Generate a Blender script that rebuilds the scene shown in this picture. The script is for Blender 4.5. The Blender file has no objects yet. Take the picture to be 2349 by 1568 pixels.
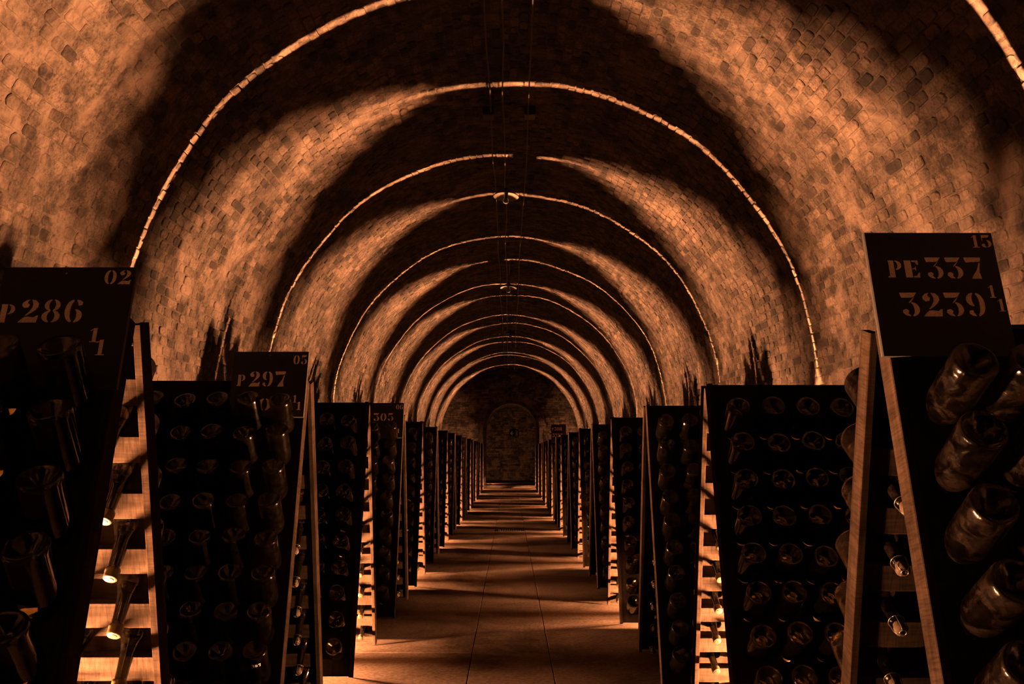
import bpy, math, random, os
import numpy as np
from mathutils import Matrix, Vector, Euler
R = math.radians
rnd = random.Random(7)
SC = bpy.context.scene
COL = SC.collection
DEV = os.environ.get('CELLAR_DEV', '')

# ---------------------------------------------------------------- camera, world, exposure, lamp settings
F_PX, IMG_W = 2150.0, 2349.0
cam_data = bpy.data.cameras.new('camera')
cam_data.sensor_width = 36.0
cam_data.lens = F_PX / IMG_W * 36.0
cam_data.clip_start, cam_data.clip_end = 0.05, 200
cam = bpy.data.objects.new('camera', cam_data)
cam.location = (0, 0, 1.25)
cam.rotation_euler = (R(90 + 6.738), 0, R(-0.1466))
COL.objects.link(cam)
SC.camera = cam

world = bpy.data.worlds.new('world')
world.use_nodes = True
world.node_tree.nodes['Background'].inputs[0].default_value = (0, 0, 0, 1)
world.node_tree.nodes['Background'].inputs[1].default_value = 0
SC.world = world
SC.view_settings.view_transform = 'Standard'
SC.view_settings.look = 'None'
SC.view_settings.gamma = 1
SC.view_settings.use_curve_mapping = False
SC.view_settings.exposure = 0.0
SC.cycles.max_bounces = 7
SC.cycles.diffuse_bounces = 3
SC.cycles.sample_clamp_indirect = 4

TUBE_STRENGTH = 160000.0                             # radiance of the tube lamps lying inside every second rack
LAMP_COLOUR = (1.0, 0.405, 0.17)
TUBE_IN, TUBE_LEN, TUBE_R, TUBE_Z = 0.65, 0.46, 0.0085, 0.055    # from the aisle end of the rack, length, radius, height of the axis

# ---------------------------------------------------------------- measures
VR, VZ = 2.47, 1.86             # vault radius, springing height
Y0, Y1 = -4.5, 33.9             # ends of the gallery
H = {'L': 1.55, 'R': 1.52}
PW = 1.50                       # width of a rack panel
PHI = R(15.4)                   # lean of a panel
SLIT = .027                     # the gap left between the two panels at the top
NC, NR = 11, 10
S0, DS = 0.22, 0.142            # first hole row below the top, row pitch
C0, DC = 0.08, 0.132            # first hole column from the aisle end, column pitch
RACKS = {  # k: (distance, half aisle, elevation of the bottles in degrees)
 'L': {-1: (-1.6, .875, 50), 0: (.35, .875, 50), 1: (2.19, .875, 53), 2: (4.11, .875, 52), 3: (5.88, .875, 27), 4: (7.8, .872, 34), 5: (9.47, .872, 30),
       6: (11.38, .87, 30), 7: (13.2, .87, 30), 8: (15.0, .865, 30), 9: (17.0, .865, 30), 10: (19.0, .865, 30), 11: (20.95, .865, 30), 12: (22.85, .875, 30),
       13: (24.9, .885, 30), 14: (26.9, .892, 30), 15: (28.9, .9, 30), 16: (30.9, .91, 30), 17: (32.9, .92, 30)},
 'R': {-1: (-1.7, .82, 28), 0: (.25, .82, 28), 1: (2.1, .82, 33), 2: (3.94, .82, 33), 3: (5.66, .815, 34), 4: (7.53, .812, 30), 5: (9.33, .812, 30),
       6: (10.95, .808, 30), 7: (12.9, .806, 30), 8: (14.8, .806, 30), 9: (16.5, .808, 30), 10: (18.2, .815, 30), 11: (20.3, .83, 30), 12: (22.2, .845, 30),
       13: (24.1, .86, 30), 14: (25.9, .875, 30), 15: (27.7, .888, 30), 16: (29.5, .9, 30), 17: (31.2, .9, 30), 18: (32.9, .9, 30)}}
def lit(side, k):
    return (k % 2 == 1) if side == 'L' else (k % 2 == 0)

# ---------------------------------------------------------------- material helpers
def new_mat(name):
    m = bpy.data.materials.new(name)
    m.use_nodes = True
    nt = m.node_tree
    b = nt.nodes['Principled BSDF']
    return m, nt, b
def N(nt, typ, **kw):
    n = nt.nodes.new(typ)
    for k, v in kw.items():
        if k.startswith('i_'):
            n.inputs[int(k[2:]) if k[2:].isdigit() else k[2:].replace('_', ' ')].default_value = v
        else:
            setattr(n, k, v)
    return n
def L(nt, a, ao, b, bi):
    nt.links.new(a.outputs[ao], b.inputs[bi])
def mapping(nt, coord='Object', scale=(1, 1, 1)):
    tc = N(nt, 'ShaderNodeTexCoord')
    mp = N(nt, 'ShaderNodeMapping')
    mp.inputs['Scale'].default_value = scale
    L(nt, tc, coord, mp, 'Vector')
    return mp
def noise(nt, vec, scale, detail=4, rough=.55, dist=0):
    n = N(nt, 'ShaderNodeTexNoise')
    n.inputs['Scale'].default_value = scale
    n.inputs['Detail'].default_value = detail
    n.inputs['Roughness'].default_value = rough
    n.inputs['Distortion'].default_value = dist
    if vec is not None:
        nt.links.new(vec, n.inputs['Vector'])
    return n
def ramp(nt, src, stops):
    r = N(nt, 'ShaderNodeValToRGB')
    el = r.color_ramp.elements
    while len(el) < len(stops):
        el.new(.5)
    for e, (p, c) in zip(el, stops):
        e.position = p
        e.color = c if len(c) == 4 else (*c, 1)
    nt.links.new(src, r.inputs[0])
    return r
def mix(nt, a, b, fac, blend='MIX'):
    m = N(nt, 'ShaderNodeMix', data_type='RGBA', blend_type=blend)
    for sock, v in ((m.inputs[6], a), (m.inputs[7], b), (m.inputs[0], fac)):
        if isinstance(v, (int, float)):
            sock.default_value = v
        elif isinstance(v, tuple):
            sock.default_value = v if len(v) == 4 else (*v, 1)
        else:
            nt.links.new(v, sock)
    return m.outputs[2]
def math_n(nt, op, a, b=None):
    m = N(nt, 'ShaderNodeMath', operation=op)
    for i, v in enumerate((a, b)):
        if v is None:
            continue
        if isinstance(v, (int, float)):
            m.inputs[i].default_value = v
        else:
            nt.links.new(v, m.inputs[i])
    return m.outputs[0]

def brick_material(name, light, dark, mortar, sooty=.35, bump=.5):
    """bricks carry a 'tone' of their own on the mesh (0 dark burnt brick, 1 pale brick, 2 mortar)"""
    m, nt, b = new_mat(name)
    mp = mapping(nt, 'Object', (1, 1, 1))
    vec = mp.outputs[0]
    at = N(nt, 'ShaderNodeAttribute', attribute_name='tone')
    tone = at.outputs['Fac']
    col = ramp(nt, tone, [(0, dark), (.5, light)]).outputs[0]
    ism = math_n(nt, 'GREATER_THAN', tone, 1.5)
    t2 = N(nt, 'ShaderNodeMapRange'); t2.inputs[1].default_value = 0; t2.inputs[2].default_value = 1
    nt.links.new(tone, t2.inputs[0])
    col = mix(nt, dark, light, t2.outputs[0])
    col = mix(nt, col, mortar, ism)
    big = noise(nt, vec, .75, 6, .6, .3)
    br = ramp(nt, big.outputs['Fac'], [(.3, (1 - sooty,) * 3), (.66, (1.12,) * 3)])
    mid = noise(nt, vec, 7, 6, .68, .4)
    mr = ramp(nt, mid.outputs['Fac'], [(.36, (.20, .18, .16)), (.55, (1.1, 1.1, 1.1))])
    fine = noise(nt, vec, 55, 6, .7)
    fr = ramp(nt, fine.outputs['Fac'], [(.34, (.24, .22, .20)), (.56, (1.12, 1.12, 1.12))])
    for r in (br, mr, fr):
        col = mix(nt, col, r.outputs[0], 1.0, 'MULTIPLY')
    # pale lime bloom
    lm = noise(nt, vec, 2.6, 8, .7, .6)
    lr = ramp(nt, lm.outputs['Fac'], [(.5, (0, 0, 0)), (.68, (.7, .7, .7))])
    col = mix(nt, col, tuple(1.5 * c for c in light), lr.outputs[0])
    nt.links.new(col, b.inputs['Base Color'])
    b.inputs['Roughness'].default_value = .85
    b.inputs['Specular IOR Level'].default_value = .2
    h = math_n(nt, 'ADD', math_n(nt, 'MULTIPLY', fine.outputs['Fac'], .30), math_n(nt, 'MULTIPLY', mid.outputs['Fac'], .35))
    bp = N(nt, 'ShaderNodeBump')
    bp.inputs['Strength'].default_value = bump
    bp.inputs['Distance'].default_value = .018
    nt.links.new(h, bp.inputs['Height'])
    L(nt, bp, 0, b, 'Normal')
    return m
BRICK = brick_material('vault brick', (.080, .0570, .0420), (.0135, .0088, .0064), (.046, .0335, .0250))
BRICK_END = brick_material('end wall brick', (.075, .052, .037), (.010, .0065, .005), (.020, .014, .0105), .5)

def wood_material(name, base, dark, axis, rough=.7, var=.35):
    m, nt, b = new_mat(name)
    sc = {'z': (34, 34, 1.6), 'x': (1.6, 34, 34)}[axis]
    mp = mapping(nt, 'Object', sc)
    oi = N(nt, 'ShaderNodeObjectInfo')
    add = N(nt, 'ShaderNodeVectorMath', operation='ADD')
    mul = N(nt, 'ShaderNodeMath', operation='MULTIPLY'); mul.inputs[1].default_value = 37
    L(nt, oi, 'Random', mul, 0)
    L(nt, mp, 0, add, 0); L(nt, mul, 0, add, 1)
    g = noise(nt, add.outputs[0], 1.0, 8, .72, .9)
    st = noise(nt, mapping(nt, 'Object', (6, 6, 6)).outputs[0], 1.0, 5, .65, .5)
    saw = noise(nt, mapping(nt, 'Object', {'z': (18, 18, 230), 'x': (230, 18, 18)}[axis]).outputs[0], 1.0, 3, .6)
    r = ramp(nt, g.outputs['Fac'], [(.34, dark), (.62, base)])
    s = ramp(nt, st.outputs['Fac'], [(.32, (1 - var * 1.3,) * 3), (.6, (1.12,) * 3)])
    w = ramp(nt, saw.outputs['Fac'], [(.36, (.62,) * 3), (.58, (1.1,) * 3)])
    sw = mix(nt, s.outputs[0], w.outputs[0], 1.0, 'MULTIPLY')
    nt.links.new(mix(nt, r.outputs[0], sw, 1.0, 'MULTIPLY'), b.inputs['Base Color'])
    b.inputs['Roughness'].default_value = rough
    b.inputs['Specular IOR Level'].default_value = .0
    bp = N(nt, 'ShaderNodeBump')
    bp.inputs['Strength'].default_value = .3
    bp.inputs['Distance'].default_value = .002
    L(nt, g, 'Fac', bp, 'Height')
    L(nt, bp, 0, b, 'Normal')
    return m
WOOD_EDGE = wood_material('weathered oak edge', (.0190, .0128, .0090), (.0075, .0048, .0033), 'z')
WOOD_BATTEN = wood_material('rough sawn oak batten', (.0215, .0148, .0104), (.0085, .0056, .0039), 'x')
WOOD_FACE = wood_material('dark stained oak face', (.012, .0082, .0062), (.0045, .003, .0025), 'z', .75)
WOOD_BACK = wood_material('bare oak back', (.0165, .0114, .0080), (.0065, .0043, .0029), 'z')

def plain(name, col, rough=.5, metal=0, spec=.5, bump=0, bscale=60, coat=0):
    m, nt, b = new_mat(name)
    n = noise(nt, mapping(nt).outputs[0], bscale, 4, .6)
    r = ramp(nt, n.outputs['Fac'], [(.3, tuple(.75 * c for c in col)), (.7, tuple(min(1, 1.12 * c) for c in col))])
    L(nt, r, 0, b, 'Base Color')
    b.inputs['Roughness'].default_value = rough
    b.inputs['Metallic'].default_value = metal
    b.inputs['Specular IOR Level'].default_value = spec
    b.inputs['Coat Weight'].default_value = coat
    if bump:
        bp = N(nt, 'ShaderNodeBump')
        bp.inputs['Strength'].default_value = bump
        bp.inputs['Distance'].default_value = .002
        L(nt, n, 'Fac', bp, 'Height'); L(nt, bp, 0, b, 'Normal')
    return m
BOARD_PAINT = plain('black board paint', (.012, .011, .010), .65, 0, .25)
FOIL = plain('gold crown foil', (.12, .09, .048), .36, .9, .5, .4, 300)
CORK = plain('cork', (.035, .024, .016), .7, 0, .1, .3, 400)
WIRE = plain('muselet wire', (.22, .19, .15), .3, .9)
ENAMEL = plain('white enamel', (.09, .075, .06), .5, 0, .2)
DARK_METAL = plain('dark metal', (.03, .028, .025), .5, .6)
BULB = plain('frosted bulb glass', (.13, .115, .095), .3)
CABLE = plain('black cable', (.012, .011, .010), .5)
STEEL = plain('drain iron', (.05, .045, .04), .55, .7)
SIGN_GREEN = plain('dark sign face', (.003, .004, .003), .8, 0, .05)
SIGN_PALE = plain('pale sign marking', (.10, .09, .075), .8, 0, .1)
CHALK = plain('white chalk', (.8, .78, .72), .9)

def lettering_material():
    m, nt, b = new_mat('worn stencil paint')
    n = noise(nt, mapping(nt).outputs[0], 420, 3, .7)
    r = ramp(nt, n.outputs['Fac'], [(.3, (.50, .40, .30)), (.55, (.92, .76, .60))])
    L(nt, r, 0, b, 'Base Color')
    b.inputs['Roughness'].default_value = .8
    return m
STENCIL = lettering_material()

def glass_material(name, dust, dust_col, film=.26, edge=(.44, .7), crumple=0, film_rough=.11, film_spec=.8):
    """dark green bottle glass full of wine, with a film of cellar dust in patches"""
    m, nt, b = new_mat(name)
    mp = mapping(nt, 'Object', (1, 1, 1))
    oi = N(nt, 'ShaderNodeObjectInfo')
    add = N(nt, 'ShaderNodeVectorMath', operation='ADD')
    mul = N(nt, 'ShaderNodeMath', operation='MULTIPLY'); mul.inputs[1].default_value = 11
    L(nt, oi, 'Random', mul, 0)
    L(nt, mp, 0, add, 0); L(nt, mul, 0, add, 1)
    n = noise(nt, add.outputs[0], 17, 5, .62, 1.0)
    f = noise(nt, add.outputs[0], 190, 4, .7)
    msk = ramp(nt, n.outputs['Fac'], [(edge[0], (0, 0, 0)), (edge[1], (1, 1, 1))])
    dm = math_n(nt, 'MULTIPLY', msk.outputs[0], math_n(nt, 'ADD', f.outputs['Fac'], .2))
    dm = math_n(nt, 'ADD', math_n(nt, 'MULTIPLY', dm, dust), film)
    patchy = ramp(nt, noise(nt, add.outputs[0], 60, 5, .65).outputs['Fac'], [(.34, (.25, .25, .25)), (.62, (1.3, 1.3, 1.3))])
    dm = math_n(nt, 'MULTIPLY', dm, patchy.outputs[0])
    dm = math_n(nt, 'MINIMUM', dm, 1.0)
    # the neck is darker than the body
    sx = N(nt, 'ShaderNodeSeparateXYZ')
    tc = N(nt, 'ShaderNodeTexCoord')
    L(nt, tc, 'Object', sx, 0)
    nk = N(nt, 'ShaderNodeMapRange'); nk.inputs[1].default_value = -.03; nk.inputs[2].default_value = .03
    L(nt, sx, 'Z', nk, 0)
    nt.links.new(mix(nt, (.035, .025, .008), (.38, .28, .10), nk.outputs[0]), b.inputs['Base Color'])
    b.inputs['Transmission Weight'].default_value = 1
    b.inputs['IOR'].default_value = 1.42
    nt.links.new(math_n(nt, 'ADD', .018, math_n(nt, 'MULTIPLY', dm, .12)), b.inputs['Roughness'])
    d = N(nt, 'ShaderNodeBsdfPrincipled')
    d.inputs['Base Color'].default_value = (*dust_col, 1)
    d.inputs['Roughness'].default_value = film_rough
    d.inputs['Specular IOR Level'].default_value = film_spec
    if crumple:
        cn = noise(nt, add.outputs[0], 30, 4, .6, 1.5)
        bp = N(nt, 'ShaderNodeBump')
        bp.inputs['Strength'].default_value = crumple
        bp.inputs['Distance'].default_value = .006
        L(nt, cn, 'Fac', bp, 'Height'); L(nt, bp, 0, d, 'Normal'); L(nt, bp, 0, b, 'Normal')
    mx = N(nt, 'ShaderNodeMixShader')
    nt.links.new(dm, mx.inputs[0])
    L(nt, b, 0, mx, 1); L(nt, d, 0, mx, 2)
    out = [x for x in nt.nodes if x.type == 'OUTPUT_MATERIAL'][0]
    L(nt, mx, 0, out, 'Surface')
    return m
GLASS = glass_material('dark green bottle glass', .45, (.0025, .0018, .0012))
GLASS_DUSTY = glass_material('dusty dark bottle glass', 1.3, (.0030, .0020, .0014), .12, (.47, .60), .32, .2, .22)

def floor_material():
    m, nt, b = new_mat('cellar concrete')
    mp = mapping(nt, 'Object', (1, 1, 1))
    big = noise(nt, mp.outputs[0], .9, 7, .62, .5)
    fine = noise(nt, mp.outputs[0], 40, 8, .7)
    r = ramp(nt, big.outputs['Fac'], [(.34, (.030, .0205, .015)), (.64, (.150, .108, .082))])
    s = ramp(nt, fine.outputs['Fac'], [(.3, (.5, .48, .46)), (.62, (1.12, 1.12, 1.12))])
    nt.links.new(mix(nt, r.outputs[0], s.outputs[0], 1.0, 'MULTIPLY'), b.inputs['Base Color'])
    b.inputs['Roughness'].default_value = .95
    b.inputs['Specular IOR Level'].default_value = 0
    return m
FLOOR = floor_material()

# ---------------------------------------------------------------- mesh helpers
class MB:
    """collects pieces of ONE mesh"""
    def __init__(self):
        self.v, self.f, self.m, self.s = [], [], [], []
    def add(self, v, f, mi=0, smooth=False):
        o = len(self.v)
        self.v += [tuple(p) for p in v]
        self.f += [tuple(i + o for i in q) for q in f]
        self.m += [mi] * len(f)
        self.s += [smooth] * len(f)
        return self
    def box(self, x0, x1, y0, y1, z0, z1, mi=0):
        v = [(x, y, z) for z in (z0, z1) for y in (y0, y1) for x in (x0, x1)]
        return self.add(v, [(0, 2, 3, 1), (4, 5, 7, 6), (0, 1, 5, 4), (2, 6, 7, 3), (0, 4, 6, 2), (1, 3, 7, 5)], mi)
    def chamfer_box(self, x0, x1, y0, y1, z0, z1, c=.003, mi=0):
        """box whose four edges along the longest side are chamfered"""
        d = (x1 - x0, y1 - y0, z1 - z0)
        ax = max(range(3), key=lambda i: d[i])
        lo, hi = (x0, y0, z0), (x1, y1, z1)
        a, b = [i for i in range(3) if i != ax]
        prof = [(lo[a] + c, lo[b]), (hi[a] - c, lo[b]), (hi[a], lo[b] + c), (hi[a], hi[b] - c), (hi[a] - c, hi[b]), (lo[a] + c, hi[b]), (lo[a], hi[b] - c), (lo[a], lo[b] + c)]
        v = []
        for t in (lo[ax], hi[ax]):
            for p in prof:
                q = [0, 0, 0]; q[ax] = t; q[a], q[b] = p
                v.append(q)
        f = [(i, (i + 1) % 8, 8 + (i + 1) % 8, 8 + i) for i in range(8)]
        f += [tuple(range(7, -1, -1)), tuple(range(8, 16))]
        if ax == 1:
            f = [tuple(reversed(q)) for q in f]
        return self.add(v, f, mi)
    def lathe(self, prof, n=24, mi=0, cap0=True, cap1=True, smooth=True, axis=2):
        v = []
        for r, z in prof:
            for i in range(n):
                a = 2 * math.pi * i / n
                v.append((r * math.cos(a), r * math.sin(a), z))
        f = []
        for j in range(len(prof) - 1):
            for i in range(n):
                i2 = (i + 1) % n
                f.append((j * n + i, j * n + i2, (j + 1) * n + i2, (j + 1) * n + i))
        if cap0:
            f.append(tuple(range(n - 1, -1, -1)))
        if cap1:
            k = (len(prof) - 1) * n
            f.append(tuple(k + i for i in range(n)))
        return self.add(v, f, mi, smooth)
    def tube(self, pts, r, n=8, mi=0):
        pts = [Vector(p) for p in pts]
        v = []
        for i, p in enumerate(pts):
            d = (pts[min(i + 1, len(pts) - 1)] - pts[max(i - 1, 0)]).normalized()
            u = d.cross(Vector((0, 0, 1)))
            if u.length < 1e-4:
                u = d.cross(Vector((1, 0, 0)))
            u.normalize()
            w = d.cross(u)
            for k in range(n):
                a = 2 * math.pi * k / n
                v.append(p + r * (math.cos(a) * u + math.sin(a) * w))
        f = []
        for i in range(len(pts) - 1):
            for k in range(n):
                k2 = (k + 1) % n
                f.append((i * n + k, i * n + k2, (i + 1) * n + k2, (i + 1) * n + k))
        f += [tuple(range(n - 1, -1, -1)), tuple((len(pts) - 1) * n + k for k in range(n))]
        return self.add(v, f, mi, True)
    def mesh(self, name, *mats):
        me = bpy.data.meshes.new(name)
        me.from_pydata(self.v, [], self.f)
        for m in mats:
            me.materials.append(m)
        me.polygons.foreach_set('material_index', self.m)
        me.polygons.foreach_set('use_smooth', self.s)
        me.update()
        return me
def link(name, me, parent=None, mat=None, loc=None, rot=None):
    o = bpy.data.objects.new(name, me)
    COL.objects.link(o)
    if parent is not None:
        o.parent = parent
    if loc is not None:
        o.location = loc
    if rot is not None:
        o.rotation_euler = rot
    return o
def empty(name, loc, rz=0):
    o = bpy.data.objects.new(name, None)
    o.empty_display_size = .1
    o.location = loc
    o.rotation_euler = (0, 0, rz)
    COL.objects.link(o)
    return o
def tag(o, label=None, cat=None, group=None, kind=None):
    for k, v in (('label', label), ('category', cat), ('group', group), ('kind', kind)):
        if v:
            o[k] = v
    return o
def copy_tree(o, parent=None):
    c = o.copy()
    COL.objects.link(c)
    if parent is not None:
        c.parent = parent
    for ch in list(o.children):
        copy_tree(ch, c)
    return c

# ---------------------------------------------------------------- brickwork
class VNoise:
    """smooth random field over (u, v)"""
    def __init__(self, seed, cell):
        self.g = np.random.RandomState(seed).rand(257, 257)
        self.c = cell
    def __call__(self, u, v):
        u, v = np.asarray(u, float) / self.c + 1000, np.asarray(v, float) / self.c + 1000
        iu, iv = np.floor(u).astype(int), np.floor(v).astype(int)
        fu, fv = u - iu, v - iv
        fu, fv = fu * fu * (3 - 2 * fu), fv * fv * (3 - 2 * fv)
        g = lambda a, b: self.g[a % 257, b % 257]
        return (g(iu, iv) * (1 - fu) + g(iu + 1, iv) * fu) * (1 - fv) + (g(iu, iv + 1) * (1 - fu) + g(iu + 1, iv + 1) * fu) * fv
NZ1, NZ2, NZ3 = VNoise(1, .9), VNoise(2, .28), VNoise(3, .1)
def lay_bricks(u0, u1, v0, v1, length, height, seed, accept=None, detail_to=16.0, proud=.0042, chamfer=.005):
    """courses of single bricks on the (u, v) sheet; returns vertices (u, v, out), faces, tones"""
    rs = np.random.RandomState(seed)
    V, F, T, base = [], [], [], 0
    rows = int(round((v1 - v0) / height))
    hh = (v1 - v0) / rows
    for r in range(rows):
        u = u0 - rs.rand() * length[1]
        while u < u1:
            ln = rs.uniform(*length)
            if rs.rand() < .25:
                ln *= 1.5
            ua, ub = max(u, u0), min(u + ln, u1)
            u += ln
            if ub - ua < .03:
                continue
            va, vb = v0 + r * hh, v0 + (r + 1) * hh
            cu, cv = (ua + ub) / 2, (va + vb) / 2
            if accept is not None and not accept(cu, cv):
                continue
            g = .0035 + .003 * rs.rand()
            a, b = (ub - ua) / 2 - g, hh / 2 - g
            c = .008 + .012 * rs.rand()
            out = [(-a + c, -b), (a - c, -b), (a, -b + c), (a, b - c), (a - c, b), (-a + c, b), (-a, b - c), (-a, -b + c)]
            out = np.array(out) + rs.uniform(-.0028, .0028, (8, 2))
            th = rs.normal(0, .018)
            rot = np.array([[math.cos(th), -math.sin(th)], [math.sin(th), math.cos(th)]])
            out = out @ rot.T
            p = proud + rs.normal(0, .0022)
            tu, tv = rs.normal(0, .016), rs.normal(0, .028)
            n = len(out)
            hgt = p + out[:, 0] * tu + out[:, 1] * tv
            lo = np.column_stack([out + (cu, cv), np.full(n, -.02)])
            if cu < detail_to:
                ins = out * (1 - chamfer / np.maximum(np.abs(out).max(axis=1), .01))[:, None]
                md = np.column_stack([out + (cu, cv), hgt - chamfer])
                tp = np.column_stack([ins + (cu, cv), hgt])
                V += [lo, md, tp]
                rings = 3
            else:
                tp = np.column_stack([out + (cu, cv), hgt])
                V += [lo, tp]
                rings = 2
            for k in range(rings - 1):
                for i in range(n):
                    j = (i + 1) % n
                    F.append((base + k * n + i, base + k * n + j, base + (k + 1) * n + j, base + (k + 1) * n + i))
            F.append(tuple(base + (rings - 1) * n + i for i in range(n)))
            t = rs.uniform(.42, 1.0) if rs.rand() < .62 else rs.uniform(.0, .42)
            T += [t] * (rings * n)
            base += rings * n
    if not V:
        return np.zeros((0, 3)), [], []
    return np.concatenate(V), F, T
def set_tone(me, tones):
    at = me.attributes.new('tone', 'FLOAT', 'POINT')
    at.data.foreach_set('value', np.asarray(tones, dtype=np.float32))
def wobble(y, s):
    return .010 * np.sin(1.7 * y + .6 * s) + .008 * np.sin(3.1 * y - 2.3 * s + 1) + .006 * np.sin(5.3 * s + .7 * y)
def sheet(name, place, u0, u1, v0, v1, mat, bricks, du=.07, dv=.07, mortar_in=.0035, mortar_var=.012, accept=None):
    """a brick skin: mortar bed with its own unevenness, and the bricks laid on it. place(u, v, out) -> xyz arrays"""
    nu, nv = int((u1 - u0) / du) + 1, int((v1 - v0) / dv) + 1
    U, Vv = np.meshgrid(np.linspace(u0, u1, nu + 1), np.linspace(v0, v1, nv + 1), indexing='ij')
    dep = -mortar_in + mortar_var * (.55 * NZ1(U, Vv) + .45 * NZ2(U, Vv) + .3 * NZ3(U, Vv) - .55)
    P = np.column_stack(place(U.ravel(), Vv.ravel(), dep.ravel()))
    idx = np.arange((nu + 1) * (nv + 1)).reshape(nu + 1, nv + 1)
    q = np.stack([idx[:-1, :-1], idx[1:, :-1], idx[1:, 1:], idx[:-1, 1:]], -1).reshape(-1, 4)
    if accept is not None:
        cu, cv = (U[:-1, :-1] + U[1:, 1:]).ravel() / 2, (Vv[:-1, :-1] + Vv[1:, 1:]).ravel() / 2
        q = q[np.array([accept(a, b) for a, b in zip(cu, cv)])]
    bv, bf, bt = bricks
    B = np.column_stack(place(bv[:, 0], bv[:, 1], bv[:, 2])) if len(bv) else np.zeros((0, 3))
    o = len(P)
    verts = np.concatenate([P, B])
    lens = np.concatenate([np.full(len(q), 4), np.array([len(f) for f in bf], dtype=int)]) if bf else np.full(len(q), 4)
    flat = np.concatenate([q.ravel()] + ([np.concatenate([np.array(f) + o for f in bf])] if bf else []))
    me = bpy.data.meshes.new(name)
    me.vertices.add(len(verts)); me.vertices.foreach_set('co', verts.astype(np.float32).ravel())
    me.loops.add(len(flat)); me.loops.foreach_set('vertex_index', flat.astype(np.int32))
    me.polygons.add(len(lens)); me.polygons.foreach_set('loop_start', np.concatenate([[0], np.cumsum(lens)[:-1]]).astype(np.int32))
    sm = np.zeros(len(lens), dtype=bool); sm[:len(q)] = True
    me.polygons.foreach_set('use_smooth', sm)
    me.materials.append(mat)
    me.update(); me.validate()
    set_tone(me, np.concatenate([np.full(len(P), 2.0), np.array(bt)]) if len(bt) else np.full(len(P), 2.0))
    ob = link(name, me)
    tag(ob, kind='structure')
    return ob

# ---------------------------------------------------------------- the gallery: floor, walls, vault, end wall, passage
BL = (.10, .165)
def place_vault(u, v, out):
    a = (v - VZ) / VR
    r = VR - out + wobble(u, v)
    return r * np.cos(a), u, VZ + r * np.sin(a)
def place_right(u, v, out):
    return VR - out + wobble(u, v), u, v
tot = VZ + VR * math.pi
def place_left(u, v, out):
    return -(VR - out + wobble(u, v)), u, tot + VZ - v
UB = 1.0      # single bricks are laid from here on; behind the camera the skin is plain
sheet('ceiling', place_vault, Y0, Y1, VZ, tot, BRICK, lay_bricks(UB, Y1, VZ, tot, BL, .069, 11))
sheet('wall_right', place_right, Y0, Y1, 0, VZ, BRICK, lay_bricks(UB, Y1, .6, VZ, (.13, .21), .072, 12))
sheet('wall_left', place_left, Y0, Y1, tot, tot + VZ, BRICK, lay_bricks(UB, Y1, tot, tot + 1.26, (.13, .21), .072, 13))

# floor: cast concrete slabs with open joints over a bed
mb = MB()
mb.box(-VR, VR, Y0, Y1, -.25, -.02)
def slab_row(x0, x1, ys):
    for a, b in zip(ys[:-1], ys[1:]):
        g = .0015
        c = .0025
        xa, xb, ya, yb = x0 + g, x1 - g, a + g, b - g
        v = [(xa, ya, -.02), (xb, ya, -.02), (xb, yb, -.02), (xa, yb, -.02), (xa, ya, -c), (xb, ya, -c), (xb, yb, -c), (xa, yb, -c),
             (xa + c, ya + c, 0), (xb - c, ya + c, 0), (xb - c, yb - c, 0), (xa + c, yb - c, 0)]
        f = [(0, 1, 5, 4), (1, 2, 6, 5), (2, 3, 7, 6), (3, 0, 4, 7), (4, 5, 9, 8), (5, 6, 10, 9), (6, 7, 11, 10), (7, 4, 8, 11), (8, 9, 10, 11)]
        mb.add(v, f)
GY0, GY1, GX0, GX1 = 15.30, 15.72, -.185, .25      # drain
slab_row(-VR, -.235, [Y0, 1.2, 6.1, 11.9, 17.3, 23, 28.5, Y1])
slab_row(.25, VR, [Y0, 2.2, 7.3, 13.1, 18.6, 24.2, 29.4, Y1])
slab_row(-.235, .25, [Y0, .4, 3.9, 7.4, 11.7, GY0])
slab_row(-.235, .25, [GY1, 19.4, 23.5, 27.6, 31, Y1])
slab_row(-.235, GX0 - .002, [GY0, GY1])
tag(link('floor', mb.mesh('floor', FLOOR)), kind='structure')

# drain grate set in the middle strip
dr = empty('drain_grate', ((GX0 + GX1) / 2, (GY0 + GY1) / 2, 0))
tag(dr, 'slotted iron drain grate set across the middle of the concrete aisle floor', 'drain grate')
w2, d2 = (GX1 - GX0) / 2 - .004, (GY1 - GY0) / 2 - .004
mb = MB()
mb.box(-w2, w2, -d2, -d2 + .02, -.018, .002).box(-w2, w2, d2 - .02, d2, -.018, .002).box(-w2, -w2 + .015, -d2, d2, -.018, .002).box(w2 - .015, w2, -d2, d2, -.018, .002)
link('frame', mb.mesh('grate frame', STEEL), dr)
mb = MB()
for i in range(11):
    x = -w2 + .015 + (2 * w2 - .03) * (i + .5) / 11
    mb.box(x - .009, x + .009, -d2 + .02, d2 - .02, -.016, .001)
link('bars', mb.mesh('grate bars', STEEL), dr)

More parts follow.
